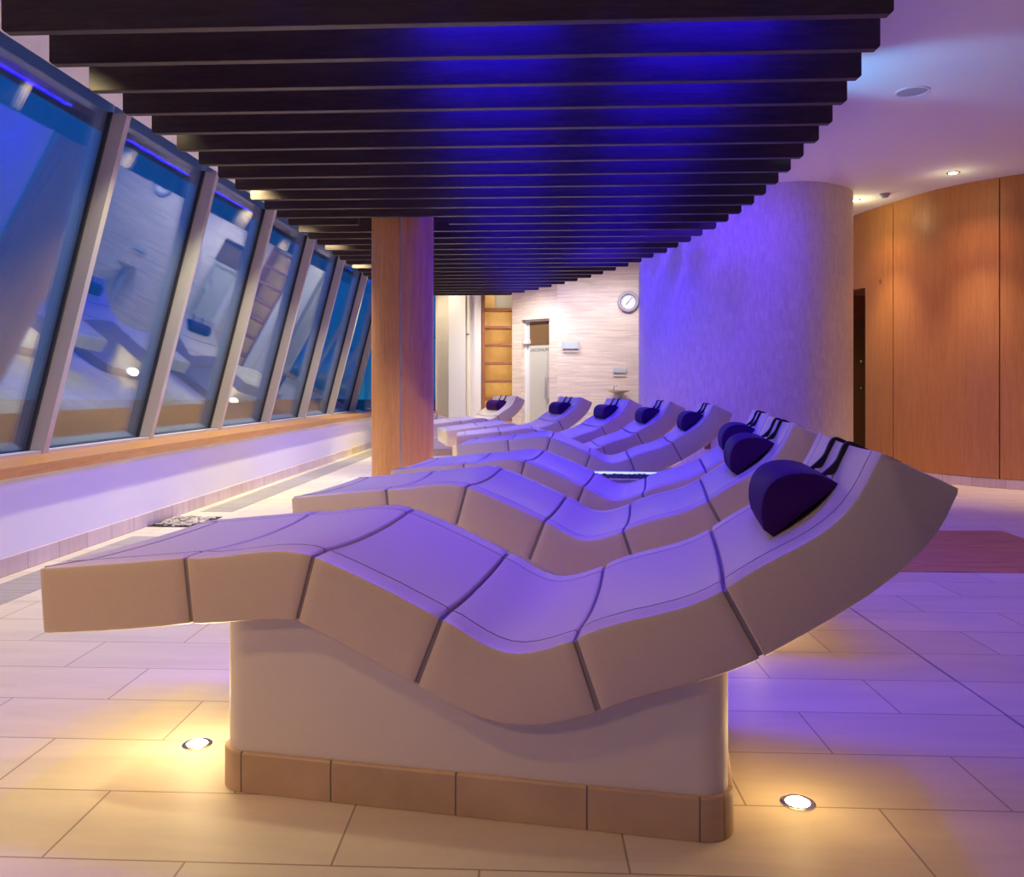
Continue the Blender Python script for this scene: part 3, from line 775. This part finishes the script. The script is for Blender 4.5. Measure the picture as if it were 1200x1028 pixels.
# upright timber batten on the curved wall
bt = min(ov, key=lambda p: abs(PX + F * p.x / p.y - 832)); bt = Vector((bt.x, bt.y, 0))
nb = Vector((-.55, -.83, 0))
b = MB(); b.prism([(bt + nb * .0 + Vector((-.035, .02, 0))), (bt + nb * .07 + Vector((-.030, .0, 0))), (bt + nb * .07 + Vector((.012, .0, 0))), (bt + Vector((.02, .02, 0)))], zpy(526, bt.y), .56)
tag(b.build('timber_batten', M['shelfwood']), 'small upright brown timber batten on the curved wall, seen under a lounger head', 'batten')

# ------------------------------------------------------------------ ceiling fittings
def on_ceiling(px, py):
    d = F * (ZC - 1) / (PY - py); return Vector((endx(px, d), d, ZC))
def downlight(p, label):
    r = tag(empty('downlight', tuple(p)), label, 'downlight', 'recessed ceiling downlights')
    Mx = Matrix.Rotation(PI, 4, 'X')
    b = MB(); b.lathe([(.060, 0), (.060, .006), (.048, .010), (.040, .006), (.040, .001)], 28, M=Mx); b.build('trim_ring', M['steel'], r, smooth=40)
    b = MB(); b.lathe([(.039, .001), (.039, .008), (.022, .016), (.001, .018)], 24, M=Mx); b.build('lens', M['downlamp'], r, smooth=60)
    return r
dl1 = on_ceiling(1117, 202); dl2 = on_ceiling(1002, 234)
downlight(dl1, 'glowing downlight in the ceiling over the amber timber wall')
downlight(dl2, 'glowing downlight at the top right edge of the curved mosaic wall')
p = on_ceiling(1069, 107); r = tag(empty('ceiling_speaker', tuple(p)), 'flat round grey speaker in the ceiling right of the slats', 'speaker')
Mx = Matrix.Rotation(PI, 4, 'X')
b = MB(); b.lathe([(.112, 0), (.112, .006), (.100, .009), (.096, .004)], 36, M=Mx); b.build('rim', M['white'], r, smooth=40)
b = MB(); b.lathe([(.097, .0), (.097, .004), (.001, .006)], 36, M=Mx); b.build('grille', M['grey'], r, smooth=40)
p = on_ceiling(1037, 227); r = tag(empty('smoke_detector', tuple(p)), 'small pale smoke detector on the ceiling between the two downlights', 'smoke detector')
b = MB(); b.lathe([(.055, 0), (.055, .012), (.048, .018), (.046, .02)], 28, M=Mx); b.build('base', M['grey'], r, smooth=40)
b = MB(); b.lathe([(.036, .02), (.036, .036), (.025, .044), (.001, .045)], 28, M=Mx); b.build('sensor', M['grey'], r, smooth=40)

# ------------------------------------------------------------------ lights
def light(kind, loc, energy, col, **kw):
    l = bpy.data.lights.new('lamp_' + kind.lower(), kind); l.energy = energy; l.color = col
    tgt = kw.pop('to', None)
    for k, v in kw.items(): setattr(l, k, v)
    o = bpy.data.objects.new(l.name, l); COL.objects.link(o); o.location = loc
    if tgt is not None: o.rotation_euler = (Vector(tgt) - Vector(loc)).to_track_quat('-Z', 'Y').to_euler()
    return o
WARM = (1, .70, .36); WARMW = (1, .84, .62); BLUE = (.06, .015, 1.0)
def spot(loc, to, e, col, deg, blend=.6, r=.04):
    return light('SPOT', loc, e, col, to=to, spot_size=rad(deg), spot_blend=blend, shadow_soft_size=r)
# each family of lamps has one colour; the numbers are linear red, green, blue strengths
G = dict(
    uplight_foot=(14.5, 11.8, 6.2),
    uplight_head=(8.2, 5.4, 2.0),
    blue=(0.6, 0, 57),
    blue_near=(2, .4, 50),
    blue_wall=(4, 1, 60),
    walk=(88, 82, 42),
    walk_far=(132, 124, 66),
    washer=(76.17, 72.37, 72.37),
    end=(66, 58, 42),
    shelf=(1.45, 1.3, .75),
    amber=(22, 13, 5),
    amber_down=(112, 82, 50),
    amber_glow=(3.716, 3.53, 1.963),
    left=(136, 74, 22),
    front=(0, 0, 0),
    cool=(2.2, 7, 13),
    near=(0, 0, 0),
    low=(104, 62, 14),
    right=(38, 21, 9),
    sky=(.9, 1.2, .98))
#GAINS#
def gl(g, kind, loc, w, **kw):
    c = [x * w for x in G[g]]; m = max(c)
    if m > 0: return light(kind, loc, m, tuple(x / m for x in c), **kw)
def gs(g, loc, to, w, deg, blend=.7, r=.05):
    return gl(g, 'SPOT', loc, w, to=to, spot_size=rad(deg), spot_blend=blend, shadow_soft_size=r)
# floor uplights at both ends of every pedestal
UPL = ['glowing round floor uplight at the foot end of the foreground lounger', 'glowing round floor uplight at the head end of the foreground lounger']
def uplight(p, label):
    r = tag(empty('floor_uplight', tuple(p)), label, 'floor light', 'recessed round floor uplights')
    b = MB(); b.lathe([(.041, -.02), (.041, .003), (.036, .005), (.029, .004), (.029, -.004)], 32); b.build('ring', M['steel'], r, smooth=40)
    b = MB(); b.lathe([(.028, -.004), (.028, .004), (.018, .010), (.001, .012)], 28); b.build('lens', M['lamp'], r, smooth=60)
for i in range(8):
    for s, g, k in ((.29, 'uplight_foot', 0), (1.88, 'uplight_head', 1)):
        p = lounger_pt(i, s, .278)
        if i == 0: uplight(p, UPL[k])
        gl(g, 'POINT', p + Vector((0, 0, .15)), .15, shadow_soft_size=.05)
        gs(g, p + Vector((0, 0, .02)), p + Vector((0, 0, 1)), 1, 125, .8, .03)
# blue light coming down between the slats
for k in range(28):
    dg = S1 * (2.40 + .2475 * (k + .58))
    for c, wd in (((-.18, .62), (.80, .62)) if k < 20 else ((-.1, .7), )):
        o = gl('blue', 'AREA', grid(c, dg, 2.71), .19 if k < 20 else .22, shape='RECTANGLE', size=wd, size_y=.20)
        if o: o.rotation_euler = (0, 0, -AG)
for c, ca in ((-1.0, -.9), (-.35, -.3), (.35, .3), (1.0, .75)):
    gs('blue_near', grid(c, 3.36, 2.80), grid(ca, 2.25, .5), 1.5, 88, .9, .08)
for x, y in ((1.75, 8.1), (2.25, 7.7), (1.3, 9.3)):
    gs('blue_wall', (x, y, 2.9), (x + .35, y + 1.0, 2.1), 1, 120, .9, .08)
# warm downlights along the window walk
for k in range(9):
    p = wall(-1.75 + 1.3 * k, .53, 2.70); gs('walk' if k < 3 else 'walk_far', p, p + Vector((.05, .05, -2)), .95 if k < 2 else 1.45, 108, .8, .05)
# wall washers
for px, d in ((606, 13.9), (680, 13.1), (742, 12.9)):
    x = endx(px, d); gs('washer', (x, d, 2.98), (x + .05, 14.7, .8), 2.2 if px == 606 else 1.1, 105, .9)
gs('end', (-.75, 14.2, 2.98), (-.7, 15.2, .9), 1, 110, .8)
for py in (338, 362.5, 383.5, 404, 425.5, 447, 468.5, 492):
    z = zpy(py, 15.25) - .026; q = Vector((sx0 + .3, 15.27, z))
    gl('shelf', 'AREA', q, 1, to=q + Vector((0, .3, -.28)), shape='RECTANGLE', size=.42, size_y=.02)
for p in (dl1, dl2):
    gs('amber', (p.x, p.y, 2.97), (p.x + .35, p.y + .3, 0), 1, 120, .9, .04); gs('amber_down', (p.x, p.y, 2.97), (p.x + .25, p.y + .1, 0), 1, 66, .9, .04)
    gl('amber_glow', 'POINT', (p.x, p.y, 2.86), .3 if p.x == dl1.x else 1, shadow_soft_size=.05)
gs('amber_down', (5.5, 7.5, 2.97), (5.6, 7.6, 0), 1, 66, .9, .04)
gs('amber', (5.7, 7.3, 2.98), (5.9, 7.6, 0), .8, 120, .9)
# unseen warm fill spots, added behind and around the viewer
gs('left', (-2.4, -.6, 2.70), (-1.15, 2.0, .3), 1.15, 66, 1, .15)
gs('front', (.2, -2.0, 2.95), (.3, 2.0, .3), 1, 80, 1, .15)
gs('near', (.1, .9, 2.98), (.0, 1.5, 0), 1, 120, 1, .1)
gs('low', (-1.9, 1.2, 2.70), (-1.5, 2.0, 0), 1, 120, 1, .1)
gs('right', (3.2, 3.4, 2.98), (3.2, 3.6, 0), 1, 130, 1, .1)
# cool uplight in the slats' right end, washing the ceiling
q = grid(1.35, S1 * (2.40 + .2475 * 6.5) + .02, 2.52)
gl('cool', 'SPOT', q, 4.5, to=q + Vector((1.2, -.06, .42)), spot_size=rad(62), spot_blend=.8, shadow_soft_size=.05)

# ------------------------------------------------------------------ sky and camera
w = bpy.data.worlds.new('dusk sky'); sc.world = w; w.use_nodes = True
nt = w.node_tree; bg = nt.nodes['Background']
tcw = N(nt, 'ShaderNodeTexCoord'); sep = N(nt, 'ShaderNodeSeparateXYZ'); cr = N(nt, 'ShaderNodeValToRGB')
nt.links.new(tcw.outputs['Generated'], sep.inputs[0]); nt.links.new(sep.outputs['Z'], cr.inputs[0])
e = cr.color_ramp.elements
e[0].position = .0; SK = G['sky']; e[0].color = (.012 * SK[0], .11 * SK[1], .30 * SK[2], 1); e[1].position = .3; e[1].color = (.012 * SK[0], .16 * SK[1], .70 * SK[2], 1)
nt.links.new(cr.outputs[0], bg.inputs['Color']); bg.inputs['Strength'].default_value = 1.0

cam = bpy.data.cameras.new('camera'); co = bpy.data.objects.new('camera', cam); COL.objects.link(co)
co.location = (0, 0, 1); co.rotation_euler = (PI / 2, 0, 0)
cam.sensor_width = 36; cam.lens = F / 1200 * 36
cam.shift_x = (600 - PX) / 1200; cam.shift_y = -(514 - PY) / 1200
cam.clip_start = .05; cam.clip_end = 300
sc.camera = co
vs = sc.view_settings; vs.view_transform = 'Standard'; vs.look = 'None'; vs.exposure = 0.0; vs.gamma = 1; vs.use_curve_mapping = False
sc.cycles.use_denoising = True
sc.cycles.max_bounces = 8; sc.cycles.diffuse_bounces = 6; sc.cycles.sample_clamp_indirect = 6
